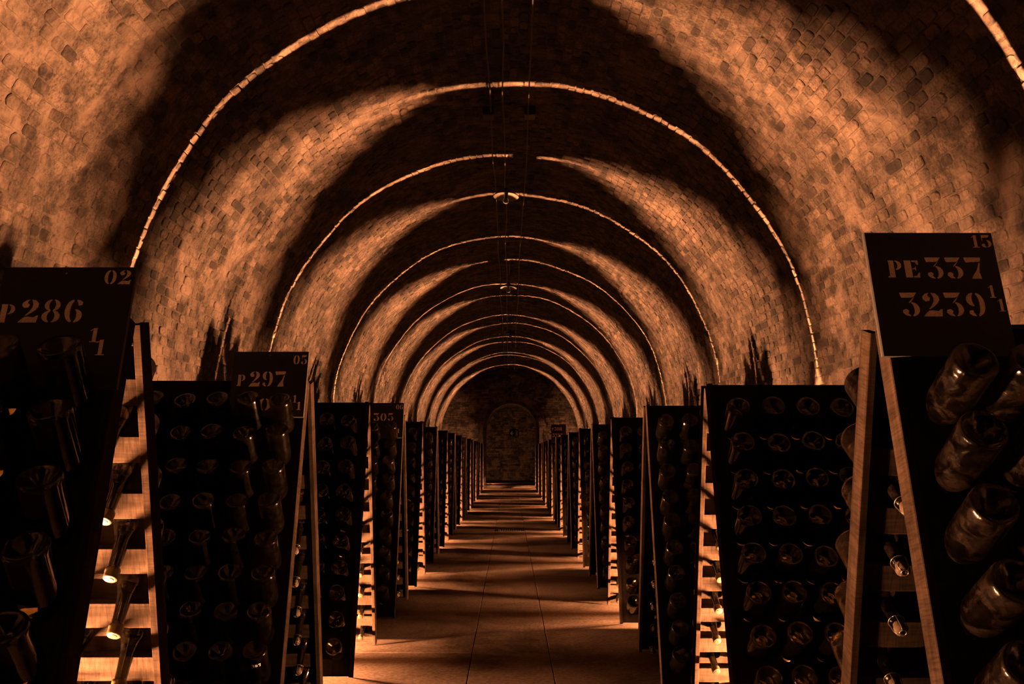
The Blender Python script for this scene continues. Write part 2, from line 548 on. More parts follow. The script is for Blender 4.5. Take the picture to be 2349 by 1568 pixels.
# end wall with an arched doorway
DX, DRAD, DZ = .06, 1.02, 2.15       # doorway: centre, radius, springing
PASS = .09                           # raised floor beyond the doorway
def in_arch(cx, r, zs):
    return lambda x, z: (abs(x - cx) < r and z < zs) or (x - cx) ** 2 + (z - zs) ** 2 < r * r
in_door, in_vault = in_arch(DX, DRAD, DZ), in_arch(0, VR + .05, VZ)
in_ring = in_arch(DX, DRAD + .26, DZ)
def flat_wall(name, y, x0, x1, z0, z1, inside, brick_inside, seed, mat=BRICK_END, length=(.16, .26), height=.078):
    pl = lambda u, v, out: (u, y - out, v)
    ob = sheet(name, pl, x0, x1, z0, z1, mat, lay_bricks(x0, x1, z0, z1, length, height, seed, brick_inside, 99, .006), .05, .05, .006, .008, inside)
    return ob
def ring_strip(name, mat, y0, y1, cx, r_in, r_out, zs, z0, seed):
    """an arch of thickness y0..y1: soffit, front face, jambs"""
    mb = MB()
    path = [(cx + 1, z0, 1, 0)]
    pts = []
    n = 40
    for i in range(7):
        pts.append(((1, 0), zs - (zs - z0) * (1 - i / 6)))
    out_in, out_out = [], []
    for i in range(6):
        z = z0 + (zs - z0) * i / 6
        out_in.append((cx + r_in, z)); out_out.append((cx + r_out, z))
    for i in range(n + 1):
        a = math.pi * i / n
        out_in.append((cx + r_in * math.cos(a), zs + r_in * math.sin(a))); out_out.append((cx + r_out * math.cos(a), zs + r_out * math.sin(a)))
    for i in range(5, -1, -1):
        z = z0 + (zs - z0) * i / 6
        out_in.append((cx - r_in, z)); out_out.append((cx - r_out, z))
    m = len(out_in)
    v = [(x, y0, z) for x, z in out_out] + [(x, y0, z) for x, z in out_in] + [(x, y1, z) for x, z in out_in] + [(x, y1, z) for x, z in out_out]
    f = []
    for k in range(3):
        for i in range(m - 1):
            f.append((k * m + i, (k + 1) * m + i, (k + 1) * m + i + 1, k * m + i + 1))
    mb.add(v, f)
    me = mb.mesh(name, mat)
    set_tone(me, np.full(len(me.vertices), .8))
    ob = link(name, me)
    tag(ob, kind='structure')
    return ob
flat_wall('wall_back', Y1, -2.53, 2.53, 0, VZ + VR + .06, lambda x, z: in_vault(x, z) and not in_arch(DX, DRAD + .05, DZ)(x, z), lambda x, z: in_vault(x, z) and not in_ring(x, z), 21)
# brick arch ring round the doorway: radial bricks standing a little proud of the wall, over the deep soffit
ring_strip('trim_1', BRICK_END, Y1 - .004, Y1 + .34, DX, DRAD, DRAD + .12, DZ, 0, 1)
mb = MB()
tones = []
nb = 44
rs = random.Random(5)
for i in range(nb):
    a0, a1 = math.pi * (i + .07) / nb, math.pi * (i + .93) / nb
    r0, r1 = DRAD + .002, DRAD + .22 + rs.uniform(-.02, .03)
    y0, y1 = Y1 - .012 - rs.uniform(0, .014), Y1 + .05
    q = [(DX + r * math.cos(a), y, DZ + r * math.sin(a)) for y in (y0, y1) for r, a in ((r0, a0), (r1, a0), (r1, a1), (r0, a1))]
    mb.add(q, [(0, 1, 2, 3), (7, 6, 5, 4), (0, 4, 5, 1), (1, 5, 6, 2), (2, 6, 7, 3), (3, 7, 4, 0)])
    tones += [rs.uniform(.3, 1)] * 8
me = mb.mesh('arch ring', BRICK_END)
set_tone(me, tones)
tag(link('trim_2', me), kind='structure')
# inner order of the doorway, set back
ring_strip('trim_3', BRICK, Y1 + .32, Y1 + .60, DX, DRAD - .10, DRAD + .03, DZ - .02, PASS, 2)
# passage beyond: walls and vault, floor, back wall with a blind arch
YB = 40.0
pr = DRAD + .02
ptot = DZ + pr * math.pi
def place_pass(u, v, out):
    a = np.clip((v - DZ) / pr, 0, math.pi)
    r = pr - out
    z = np.where(v < DZ, v, np.where(v > ptot, ptot + DZ - v, DZ + r * np.sin(a)))
    return DX + r * np.cos(a), u, z
sheet('wall_passage', place_pass, Y1 + .58, YB + .05, 0, ptot + DZ, BRICK_END, lay_bricks(Y1 + .6, YB, .1, ptot + DZ - .1, (.18, .26), .08, 31, None, 0), .1, .1)
mb = MB()
mb.box(DX - DRAD - .1, DX + DRAD + .1, Y1 + .02, YB + .1, -.2, PASS)
tag(link('floor_passage', mb.mesh('floor passage', FLOOR)), kind='structure')
blind = in_arch(.45, .78, 2.25)
flat_wall('wall_end', YB + .08, -.45, DX + pr + .08, 0, 3.3, None, blind, 41)
flat_wall('trim_4', YB, DX - pr - .05, DX + pr + .05, 0, 3.3, lambda x, z: not blind(x, z), lambda x, z: not in_arch(.45, .82, 2.25)(x, z), 42)
# wall that closes the gallery far behind the camera
mb = MB()
mb.box(-2.6, 2.6, Y0 - .25, Y0 + .02, -.1, 4.5)
me = mb.mesh('closing wall', BRICK_END)
set_tone(me, np.full(len(me.vertices), .5))
tag(link('wall_front', me), kind='structure')
# lamp on the passage floor, hidden behind the left jamb
PLAMP = (DX - .78, Y1 + 1.5)

# ---------------------------------------------------------------- riddling racks
def panel_len(h):
    return h / math.cos(PHI)
def build_panel_meshes(h):
    Lp = panel_len(h)
    out = {}
    # planks: four wide boards with hairline joints, outer face dark, inner face bare
    def drilled(mb, n=12, rh=.0202):
        # five wide boards drilled with a grid of holes; outer face stained, inner face and edges bare
        nlo, nhi = -.055, -.036
        ztop, zbot = -.006, -Lp + .004
        xe = [.02] + [C0 + DC * (j + .5) for j in range(NC - 1)] + [PW - .02]
        ze = [ztop] + [-(S0 + DS * (i + .5)) for i in range(NR - 1)] + [zbot]
        for i in range(NR):
            for j in range(NC):
                hx, hz = C0 + DC * j, -(S0 + DS * i)
                x0_, x1_, z1_, z0_ = xe[j], xe[j + 1], ze[i], ze[i + 1]
                cor = sorted(math.atan2(z - hz, x - hx) % (2 * math.pi) for x in (x0_, x1_) for z in (z0_, z1_))
                angs = sorted(set([round(2 * math.pi * k / n, 6) for k in range(n)] + [round(c, 6) for c in cor]))
                rect, hole = [], []
                for a in angs:
                    c, s_ = math.cos(a), math.sin(a)
                    t = min([(x1_ - hx) / c if c > 1e-9 else ((x0_ - hx) / c if c < -1e-9 else 9), (z1_ - hz) / s_ if s_ > 1e-9 else ((z0_ - hz) / s_ if s_ < -1e-9 else 9)])
                    rect.append((hx + t * c, hz + t * s_)); hole.append((hx + rh * c, hz + rh * s_))
                q = len(angs)
                for y, mi, flip in ((nlo, 0, False), (nhi, 1, True)):
                    v = [(x, y, z) for x, z in rect] + [(x, y, z) for x, z in hole]
                    f = [(k, (k + 1) % q, q + (k + 1) % q, q + k) for k in range(q)]
                    mb.add(v, [tuple(reversed(p)) for p in f] if flip else f, mi)
                v = [(x, nlo, z) for x, z in hole] + [(x, nhi, z) for x, z in hole]
                mb.add(v, [(k, (k + 1) % q, q + (k + 1) % q, q + k) for k in range(q)], 1)
        for za, zb_, x0_, x1_ in ((ztop, ztop, .02, PW - .02), (zbot, zbot, .02, PW - .02)):
            mb.add([(x0_, nlo, za), (x1_, nlo, za), (x1_, nhi, za), (x0_, nhi, za)], [(0, 1, 2, 3) if za == ztop else (3, 2, 1, 0)], 1)
        return mb
    mb = MB()
    xs = [.02, .33, .63, .92, 1.2, PW - .02]
    for a, b in zip(xs[:-1], xs[1:]):
        a2, b2 = a + .0012, b - .0012
        mb.box(a2, b2, -.055, -.036, -Lp + .004, -.006, 0)
        mb.m[-6:] = [1, 1, 0, 1, 1, 1]     # the -Y face is the stained outer face
    out['panel'] = drilled(MB()).mesh('panel planks', WOOD_FACE, WOOD_BACK)
    def battens(m):
        for i in range(NR):
            s = S0 + DS * i
            m.chamfer_box(.021, PW - .021, -.036, -.006, -(s - .024), -(s - .090), .002, 0)
        m.chamfer_box(.021, PW - .021, -.036, -.006, -Lp + .01, -Lp + .09, .002, 0)
        m.chamfer_box(.021, PW - .021, -.036, 0, -.05, 0, .002, 0)
        return m
    mb = MB()
    mb.chamfer_box(.021, PW - .021, -.036, -.006, -.033, .033, .002)
    out['batten'] = mb.mesh('batten', WOOD_BATTEN)
    mb = MB()
    mb.chamfer_box(0, .02, -.056, 0, -Lp, 0, .002)
    out['side_board'] = mb.mesh('side board', WOOD_EDGE)
    mb2 = MB()
    mb2.chamfer_box(.021, PW - .021, -.036, 0, -.05, 0, .002)
    out['top_rail'] = mb2.mesh('top rail', WOOD_BATTEN)
    # simpler panel for racks too far away to show their battens
    mb = MB()
    mb.box(.02, PW - .02, -.055, -.036, -Lp + .004, -.006, 0)
    mb.m[-6:] = [1, 1, 0, 1, 1, 1]
    m2 = battens(MB())
    mb.add(m2.v, m2.f, 2)
    out['far_panel'] = mb.mesh('panel far', WOOD_FACE, WOOD_BACK, WOOD_BATTEN)
    return out
PM = {s: build_panel_meshes(H[s]) for s in 'LR'}
ORD = 'zeroth first second third fourth fifth sixth seventh eighth ninth tenth eleventh twelfth thirteenth fourteenth fifteenth sixteenth seventeenth eighteenth'.split()
SIDEW = {'L': 'left', 'R': 'right'}
def rack_name(side, k):
    return 'the %s %s rack' % (ORD[k], SIDEW[side])
def make_rack(side, detailed):
    root = empty('riddling_rack', (0, 0, 0))
    P = PM[side]
    h = H[side]
    for facing in (0, 1):
        p = link('panel', P['panel' if detailed else 'far_panel'], root)
        p.rotation_euler = (-PHI, 0, math.pi * facing)
        p.rotation_mode = 'XYZ'
        # local x runs 0..PW from the aisle end; the far panel is turned round
        off = -PW / 2 if not facing else PW / 2
        p.location = (off, (-SLIT / 2 if not facing else SLIT / 2), h)
        sb = link('side_board', P['side_board'], p)
        sb2 = link('side_board', P['side_board'], p, loc=(PW - .02, 0, 0))
        if detailed:
            link('top_rail', P['top_rail'], p)
            for i in range(NR):
                link('batten', P['batten'], p, loc=(0, 0, -(S0 + DS * i - .057)))
            link('batten', P['batten'], p, loc=(0, 0, -panel_len(h) + .055))
    return root
proto = {}
def rack_x(side, k):
    a = RACKS[side][k][1]
    return (-1 if side == 'L' else 1) * (a + PW / 2)
for side in 'LR':
    for k in sorted(RACKS[side]):
        det = 1 <= k <= 9
        y = RACKS[side][k][0]
        if (side, det) in proto:
            r = copy_tree(proto[(side, det)])
        else:
            r = proto[(side, det)] = make_rack(side, det)
        r.location = (rack_x(side, k), y, 0)
        grp = 'wooden riddling racks along the %s wall' % SIDEW[side]
        if k < 1:
            lab = 'dark wooden A-frame riddling rack %s the camera by the %s wall' % ('beside' if k == 0 else 'behind', SIDEW[side])
        else:
            lt = 'lit from inside' if lit(side, k) else 'unlit inside'
            base = {('L', 1): 'nearest %s wall rack, carries the black board P 286, lit from inside', ('R', 1): 'nearest %s wall rack, carries the black board PE 337, unlit inside',
                    ('L', 2): '%s wall A-frame riddling rack behind rack P 286, carries board P 297', ('L', 4): '%s wall A-frame riddling rack that carries the board P 305'}
            if (side, k) in base:
                lab = base[(side, k)] % SIDEW[side]
            else:
                lab = '%s A-frame riddling rack from the near end along the %s wall, %s' % (ORD[k], SIDEW[side], lt)
        tag(r, lab, 'riddling rack', grp)

# ---------------------------------------------------------------- lamps on the floor inside every second rack
tm = bpy.data.materials.new('glowing tube')
tm.use_nodes = True
tm.node_tree.nodes.clear()
em = tm.node_tree.nodes.new('ShaderNodeEmission')
em.inputs[0].default_value = (*LAMP_COLOUR, 1)
em.inputs[1].default_value = TUBE_STRENGTH
tm.node_tree.links.new(em.outputs[0], tm.node_tree.nodes.new('ShaderNodeOutputMaterial').inputs[0])
def make_tube_lamp():
    root = empty('tube_lamp', (0, 0, 0))
    n = 10
    v = [(x, TUBE_R * math.cos(2 * math.pi * k / n), TUBE_Z + TUBE_R * math.sin(2 * math.pi * k / n)) for x in (-TUBE_LEN / 2, TUBE_LEN / 2) for k in range(n)]
    mb = MB().add(v, [(k, (k + 1) % n, n + (k + 1) % n, n + k)[::-1] for k in range(n)], 0, True)
    link('tube', mb.mesh('tube', tm), root)
    for sx in (-1, 1):
        mb = MB()
        mb.chamfer_box(-.022, .022, -.02, .02, 0, TUBE_Z + .018, .003)
        link('holder', mb.mesh('holder', DARK_METAL), root, loc=(sx * (TUBE_LEN / 2 + .02), 0, 0))
    mb = MB(); mb.chamfer_box(-TUBE_LEN / 2, TUBE_LEN / 2, -.018, .018, 0, .010, .002)
    link('base', mb.mesh('lamp base', DARK_METAL), root)
    return root
first = None
for side in 'LR':
    for k in sorted(RACKS[side]):
        if not lit(side, k):
            continue
        sg = -1 if side == 'L' else 1
        y, a, _ = RACKS[side][k]
        x = sg * (a + TUBE_IN + TUBE_LEN / 2)
        if first is None:
            first = lp = make_tube_lamp()
        else:
            lp = copy_tree(first)
        lp.location = (x, y, 0)
        where = rack_name(side, k) if k > 0 else 'the rack %s the camera by the %s wall' % ('beside' if k == 0 else 'behind', SIDEW[side])
        tag(lp, 'glowing tube lamp low inside ' + where, 'lamp', 'tube lamps inside the racks')
# small spot lamp in the passage, behind the left jamb of the end doorway
lp = empty('floor_lamp', (PLAMP[0], PLAMP[1], PASS))
mb = MB(); mb.lathe([(.060, 0), (.066, .002), (.066, .005), (.050, .006)], 24)
link('base', mb.mesh('lamp base', DARK_METAL), lp)
mb = MB(); mb.lathe([(.022, .006), (.022, .009), (.016, .0105)], 18)
link('socket', mb.mesh('lamp socket', DARK_METAL), lp)
tag(lp, 'small dark lamp on the raised floor behind the left jamb of the end doorway', 'lamp')
ld = bpy.data.lights.new('bulb', 'SPOT')
ld.energy, ld.color, ld.shadow_soft_size = 420, LAMP_COLOUR, .03
ld.spot_size, ld.spot_blend = R(150), 1
lo = bpy.data.objects.new('bulb', ld)
lo.location = (PLAMP[0], PLAMP[1], PASS + .06)
lo.rotation_euler = Vector((.2, 1, .55)).to_track_quat('-Z', 'Y').to_euler()
COL.objects.link(lo)

# ---------------------------------------------------------------- bottles
def glass_profile():
    p = [(.020, .186), (.034, .196), (.0405, .2005), (.0440, .1985), (.0458, .193), (.0460, .186), (.0456, .17), (.0456, .075)]
    for t in (.12, .25, .4, .55, .7, .85, 1):
        z = .075 - t * .105
        r = .0456 + (.0172 - .0456) * (t * t * (3 - 2 * t))
        p.append((r, z))
    p += [(.0152, -.06), (.0146, -.088), (.0146, -.092), (.0172, -.0935), (.0175, -.099), (.0150, -.1005), (.0148, -.105)]
    return p
def bottle_mesh(name, n, mat):
    mb = MB()
    prof = [(.004, .172), (.012, .174)] + glass_profile()
    prof = prof[::-1]                   # neck first, so the faces look outward
    mb.lathe(prof, n, 0)
    return mb.mesh(name, mat)
BOT = bottle_mesh('bottle glass', 28, GLASS)
BOT_DUSTY = bottle_mesh('bottle glass dusty', 28, GLASS_DUSTY)
# crown foil cap, and the cork with its wire cage
mb = MB()
mb.lathe([(.0100, -.1215), (.0150, -.1215), (.0168, -.1195), (.0175, -.115), (.0172, -.106), (.0182, -.102), (.0182, -.096)], 22, 0)
mb.lathe([(.0062, -.1225), (.0078, -.1228), (.0088, -.1216)], 16, 0)
CAP = mb.mesh('crown cap', FOIL)
mb = MB()
mb.lathe([(.004, -.1335), (.0100, -.1325), (.0148, -.1285), (.0160, -.123), (.0152, -.1165), (.0128, -.1105), (.0118, -.104)], 20, 0)
CORKM = mb.mesh('cork', CORK)
mb = MB()
ring = [(.0188 * math.cos(2 * math.pi * i / 20), .0188 * math.sin(2 * math.pi * i / 20), -.0955) for i in range(21)]
mb.tube(ring, .0009, 6)
for q in range(4):
    a = q * math.pi / 2 + .4
    c, s = math.cos(a), math.sin(a)
    mb.tube([(.0188 * c, .0188 * s, -.0955), (.0175 * c, .0175 * s, -.112), (.0170 * c, .0170 * s, -.123), (.0130 * c, .0130 * s, -.1315), (.0085 * c, .0085 * s, -.1345)], .0008, 6)
ring = [(.0085 * math.cos(2 * math.pi * i / 14), .0085 * math.sin(2 * math.pi * i / 14), -.1345) for i in range(15)]
mb.tube(ring, .0008, 6)
CAGE = mb.mesh('wire cage', WIRE)

def bottle_matrix(side, k, facing, row, colm):
    """facing 0: the panel towards the camera, 1: the panel on the far side"""
    y, a, eps = RACKS[side][k]
    h = H[side]
    q = random.Random((hash((side == 'L', k, facing, row, colm)) & 0xffffff))
    s = S0 + DS * row
    n = .045
    e = R(eps + q.uniform(-2.2, 2.2))
    sg = -1 if side == 'L' else 1
    x = sg * (a + C0 + DC * colm + q.uniform(-.004, .004))
    dirn = -1 if not facing else 1
    yy = y + dirn * (.01 + s * math.sin(PHI) + n * math.cos(PHI))
    z = h - s * math.cos(PHI) + n * math.sin(PHI) + q.uniform(-.003, .003)
    M = Matrix.Translation((x, yy, z)) @ Matrix.Rotation(q.uniform(-.03, .03), 4, 'Z') @ Matrix.Rotation(-dirn * (math.pi / 2 - e), 4, 'X')
    M = M @ Matrix.Translation((0, 0, q.uniform(-.006, .006) + (-.04 if eps > 45 else .005))) @ Matrix.Rotation(q.uniform(0, 6.28), 4, 'Z')
    return M
def columns(k, facing):
    if k < 1:
        return 6
    if k <= 9:
        return NC
    return 5 if not facing else 3
ALL = [(s, k, f, r, c) for s in 'LR' for k in sorted(RACKS[s]) for f in (0, 1) for r in range(NR) for c in range(columns(k, f))]
#CHOSEN_BEGIN  rack side, rack, panel: row.column of the bottles that show largest
LARGEST = {
    ('L', 1, 0): '0.0 0.1 1.0 1.1 2.0 2.1 3.0 4.0',
    ('L', 1, 1): '0.0 1.0 2.0 3.0 4.0 4.1 5.0 5.1 6.0',
    ('L', 2, 0): '0.0 0.1 0.2 0.3 0.4 1.0 1.1 1.2 1.3 1.4 2.0 2.1 2.2 2.3 2.4 3.0 3.1 3.2 3.3 4.0 4.1 4.2 4.3 5.0 5.1 5.2 5.3 6.0 6.1 6.2 6.3 7.0 7.1 7.2 8.0 8.1 8.2',
    ('L', 2, 1): '2.0 3.0 4.0 5.0 6.0 7.0 8.0',
    ('L', 3, 0): '0.0 0.1 1.0 1.1 2.0 2.1 3.0 3.1 4.0 4.1 5.0 5.1 6.0 6.1 7.0 7.1 8.0 8.1 9.0',
    ('L', 3, 1): '5.0 6.0 7.0 8.0 9.0',
    ('L', 4, 0): '0.0 0.1 1.0 1.1 2.0 2.1 3.0 3.1 4.0 4.1 5.0 5.1 6.0 7.0 8.0 9.0',
    ('L', 4, 1): '8.0 9.0',
    ('L', 5, 0): '0.0 1.0 2.0 3.0 4.0 5.0 6.0 7.0 8.0 9.0',
    ('L', 5, 1): '9.0',
    ('L', 6, 0): '0.0 1.0 2.0 3.0 4.0 5.0 6.0 7.0 8.0 9.0',
    ('L', 7, 0): '0.0 1.0 2.0 3.0 4.0 5.0 6.0 7.0 8.0 9.0',
    ('L', 8, 0): '0.0 1.0 2.0 3.0 4.0 5.0 6.0 7.0 8.0 9.0',
    ('L', 9, 0): '0.0 1.0 2.0 3.0 4.0 5.0 6.0 7.0 8.0',
    ('L', 10, 0): '0.0 1.0 2.0 3.0 4.0 5.0 6.0',
    ('R', 1, 0): '0.0 0.1 1.0 1.1 2.0 2.1 3.0 4.0',
    ('R', 1, 1): '0.0 1.0 2.0 3.0 3.1 4.0 4.1 5.0 5.1 6.0',
    ('R', 2, 0): '0.0 0.1 0.2 0.3 0.4 1.0 1.1 1.2 1.3 2.0 2.1 2.2 2.3 3.0 3.1 3.2 3.3 4.0 4.1 4.2 4.3 5.0 5.1 5.2 6.0 6.1 6.2 7.0 7.1 7.2',
    ('R', 2, 1): '3.0 4.0 5.0 6.0 7.0 8.0',
    ('R', 3, 0): '0.0 0.1 1.0 1.1 2.0 2.1 3.0 3.1 4.0 4.1 5.0 5.1 6.0 6.1 7.0 7.1 8.0 8.1 9.0',
    ('R', 3, 1): '5.0 6.0 7.0 8.0 9.0',
    ('R', 4, 0): '0.0 0.1 1.0 1.1 2.0 2.1 3.0 3.1 4.0 4.1 5.0 6.0 7.0 8.0 9.0',
    ('R', 4, 1): '8.0 9.0',
    ('R', 5, 0): '0.0 1.0 2.0 3.0 4.0 5.0 6.0 7.0 8.0 9.0',
    ('R', 6, 0): '0.0 1.0 2.0 3.0 4.0 5.0 6.0 7.0 8.0 9.0',
    ('R', 7, 0): '0.0 1.0 2.0 3.0 4.0 5.0 6.0 7.0 8.0 9.0',
    ('R', 8, 0): '0.0 1.0 2.0 3.0 4.0 5.0 6.0 7.0 8.0 9.0',
    ('R', 9, 0): '0.0 1.0 2.0 3.0',
    ('R', 11, 0): '1.0',
}
CHOSEN = [(s, k, f, int(t.split('.')[0]), int(t.split('.')[1])) for (s, k, f), q in LARGEST.items() for t in q.split()]
#CHOSEN_END
if DEV:
    CHOSEN = []
CHOSEN_SET = set(CHOSEN)
def bottle_kind(side, k):
    return 'cap' if (side, k) in (('L', 1), ('R', 2)) or (lit(side, k)) else 'cork'
protos = {}
def proto_bottle(side, k):
    kind = bottle_kind(side, k)
    dusty = k == 1 and side == 'R'
    key = (kind, dusty)
    if key not in protos:
        b = link('champagne_bottle', BOT_DUSTY if dusty else BOT)
        if kind == 'cap':
            tag(link('crown_cap', CAP, b), 'gold crown cap')
        else:
            tag(link('cork', CORKM, b), 'pale brown cork')
            tag(link('wire_cage', CAGE, b), 'thin wire cage over the cork')
        protos[key] = b
        return b
    return copy_tree(protos[key])
def bottle_label(side, k, f, r, c):
    rn = rack_name(side, k)
    where = 'front of' if f == 0 else 'rear panel of'
    look = 'dusty' if (side == 'R' and k == 1) else ('steep' if k <= 2 and side == 'L' else 'dark')
    rw = 'top row' if r == 0 else ('bottom row' if r == NR - 1 else '%s row' % ORD[r + 1])
    cl = 'at aisle end' if c == 0 else '%s from aisle' % ORD[c + 1]
    return '%s bottle, %s, %s, %s %s' % (look, rw, cl, where, rn)
if not DEV:
    for (side, k, f, r, c) in CHOSEN:
        b = proto_bottle(side, k)
        b.matrix_world = bottle_matrix(side, k, f, r, c)
        tag(b, bottle_label(side, k, f, r, c), 'bottle', 'champagne bottles in %s' % rack_name(side, k))
        if (side, k, f, r, c) == ('L', 2, 0, 7, 0):
            CHALK_BOTTLE = b
# all the other bottles: one mesh
def mass_of_bottles():
    n = 14
    gp = glass_profile()
    gp = [(.012, .174)] + [gp[i] for i in (1, 2, 4, 5, 7, 9, 11, 13, 14, 15, 16)] + [(.0178, -.095), (.0178, -.116), (.013, -.1225)]
    gp = gp[::-1]
    mb = MB(); mb.lathe(gp, n, 0)
    bv = np.array(mb.v); bf = mb.f
    lens = np.array([len(q) for q in bf]); flat = np.concatenate([np.array(q) for q in bf])
    mi = np.array([1 if max(bv[list(q), 2]) < -.09 else 0 for q in bf])
    todo = [t for t in ALL if t not in CHOSEN_SET]
    V, FL, LN, MI = [], [], [], []
    for j, t in enumerate(todo):
        M = np.array(bottle_matrix(*t))
        V.append(bv @ M[:3, :3].T + M[:3, 3]); FL.append(flat + j * len(bv)); LN.append(lens); MI.append(mi)
    V = np.concatenate(V); FL = np.concatenate(FL); LN = np.concatenate(LN); MI = np.concatenate(MI)
    me = bpy.data.meshes.new('bottle mass')
    me.vertices.add(len(V)); me.vertices.foreach_set('co', V.ravel())
    me.loops.add(len(FL)); me.loops.foreach_set('vertex_index', FL.astype(np.int32))
    me.polygons.add(len(LN))
    me.polygons.foreach_set('loop_start', np.concatenate([[0], np.cumsum(LN)[:-1]]).astype(np.int32))
    me.materials.append(GLASS); me.materials.append(FOIL)
    me.polygons.foreach_set('material_index', MI.astype(np.int32))
    me.polygons.foreach_set('use_smooth', np.ones(len(LN), dtype=bool))
    me.update(); me.validate()
    o = link('bottles', me)
    tag(o, 'all the other dark champagne bottles filling the far and hidden parts of the racks', 'bottles', None, 'stuff')
mass_of_bottles()

# ---------------------------------------------------------------- stencil lettering
def ell(cx, cy, rx, ry, a0, a1, n=14):
    return [(cx + rx * math.cos(R(a0 + (a1 - a0) * i / n)), cy + ry * math.sin(R(a0 + (a1 - a0) * i / n))) for i in range(n + 1)]
def cres(cx, cy, rx, ry, right, inner=.38, trim=8):
    """fat crescent: half of an oval, hollowed from the inside"""
    if right:
        o = ell(cx, cy, rx, ry, -90 + trim, 90 - trim)
        i = ell(cx, cy, rx * inner, ry * .86, 90 - trim, -90 + trim)
    else:
        o = ell(cx, cy, rx, ry, 90 + trim, 270 - trim)
        i = ell(cx, cy, rx * inner, ry * .86, 270 - trim, 90 + trim)
    return o + i
def blob(cx, cy, r):
    return ell(cx, cy, r, r, 0, 338, 12)
GL = {
 '0': (.66, [cres(.31, .5, .29, .5, False), cres(.35, .5, .29, .5, True)]),
 '8': (.66, [cres(.31, .75, .25, .25, False), cres(.35, .75, .25, .25, True), cres(.31, .26, .29, .26, False), cres(.35, .26, .29, .26, True)]),
 '6': (.66, [cres(.31, .5, .29, .5, False), cres(.36, .29, .27, .29, True, .3), [(.37, .99), (.5, .97), (.6, .88), (.58, .76), (.46, .74), (.44, .84), (.4, .92)]]),
 '9': (.66, [cres(.35, .5, .29, .5, True), cres(.3, .71, .27, .29, False, .3), [(.29, .01), (.16, .03), (.06, .12), (.08, .24), (.2, .26), (.22, .16), (.26, .08)]]),
 '2': (.66, [[(.3, 1), (.16, .96), (.05, .84), (.05, .72), (.14, .63), (.27, .66), (.3, .78), (.22, .86), (.24, .94)],
             [(.35, 1), (.5, .96), (.6, .84), (.61, .7), (.54, .56), (.4, .42), (.25, .3), (.2, .3), (.32, .46), (.4, .62), (.42, .78), (.38, .92)],
             [(.0, 0), (.62, 0), (.66, .3), (.61, .3), (.52, .22), (.34, .25), (.2, .24), (.1, .14)]]),
 '3': (.64, [[(.02, 1), (.6, 1), (.5, .84), (.4, .79), (.06, .79), (.04, .88)], [(.47, .8), (.51, .83), (.38, .62), (.31, .56), (.3, .59)],
             cres(.35, .3, .28, .3, True, .36), [(.3, 0), (.14, .04), (.04, .16), (.06, .27), (.17, .31), (.26, .23), (.22, .12), (.28, .06)]]),
 '5': (.64, [[(.1, 1), (.58, 1), (.52, .86), (.4, .79), (.1, .79)], [(.1, .79), (.1, .56), (.13, .56), (.13, .79)],
             cres(.35, .3, .28, .3, True, .36), [(.3, 0), (.14, .04), (.04, .16), (.06, .27), (.17, .31), (.26, .23), (.22, .12), (.28, .06)]]),
 '7': (.64, [[(.0, 1), (.62, 1), (.62, .95), (.58, .8), (.16, .78), (.06, .76), (.02, .86)], [(.53, .74), (.58, .74), (.53, .52), (.5, .3), (.55, 0), (.18, 0), (.28, .2), (.42, .42)]]),
 '1': (.42, [[(.13, .97), (.3, 1), (.3, .06), (.13, .06)], [(.02, 0), (.41, 0), (.41, .05), (.02, .05)], [(.0, .78), (.11, .86), (.11, .92), (.0, .82)]]),
 'P': (.62, [[(.06, 1), (.3, 1), (.3, 0), (.0, 0), (.0, .06), (.08, .09), (.08, .92)], cres(.33, .72, .28, .28, True, .42)]),
 'E': (.62, [[(.02, 1), (.3, 1), (.3, 0), (.02, 0)], [(.34, 1), (.6, 1), (.6, .74), (.55, .74), (.48, .9), (.34, .93)], [(.34, 0), (.6, 0), (.62, .28), (.57, .28), (.48, .1), (.34, .07)], [(.34, .47), (.42, .49), (.48, .4), (.48, .64), (.42, .54), (.34, .53)]]),
 ' ': (.3, []),
}
def text_polys(txt, x, z, h, gap=.1, right=None):
    """x, z: left foot of the text in metres; h: height; right: stretch to end here"""
    wd = sum(GL[c][0] for c in txt) + gap * (len(txt) - 1)
    sx = h if right is None else (right - x) / wd
    out, cx = [], x
    for c in txt:
        for p in GL[c][1]:
            out.append([(cx + px * sx, z + pz * h) for px, pz in p])
        cx += (GL[c][0] + gap) * sx
    return out
def extrude_polys(mb, polys, y, t, mi=0):
    """flat letters lying on the board face at y, standing t proud towards -Y"""
    from mathutils.geometry import tessellate_polygon
    for p in polys:
        n = len(p)
        tri = tessellate_polygon([[Vector((a, b, 0)) for a, b in p]])
        v = [(a, y - t, b) for a, b in p] + [(a, y, b) for a, b in p]
        f = []
        for q in tri:
            a, b, c = (p[i] for i in q)
            cr = (b[0] - a[0]) * (c[1] - a[1]) - (b[1] - a[1]) * (c[0] - a[0])
            if abs(cr) < 1e-12:
                continue
            f.append(tuple(q) if cr > 0 else (q[0], q[2], q[1]))
        area = sum(p[i][0] * p[(i + 1) % n][1] - p[(i + 1) % n][0] * p[i][1] for i in range(n))
        for i in range(n):
            j = (i + 1) % n
            f.append((j, i, n + i, n + j) if area > 0 else (i, j, n + j, n + i))
        mb.add(v, f, mi)

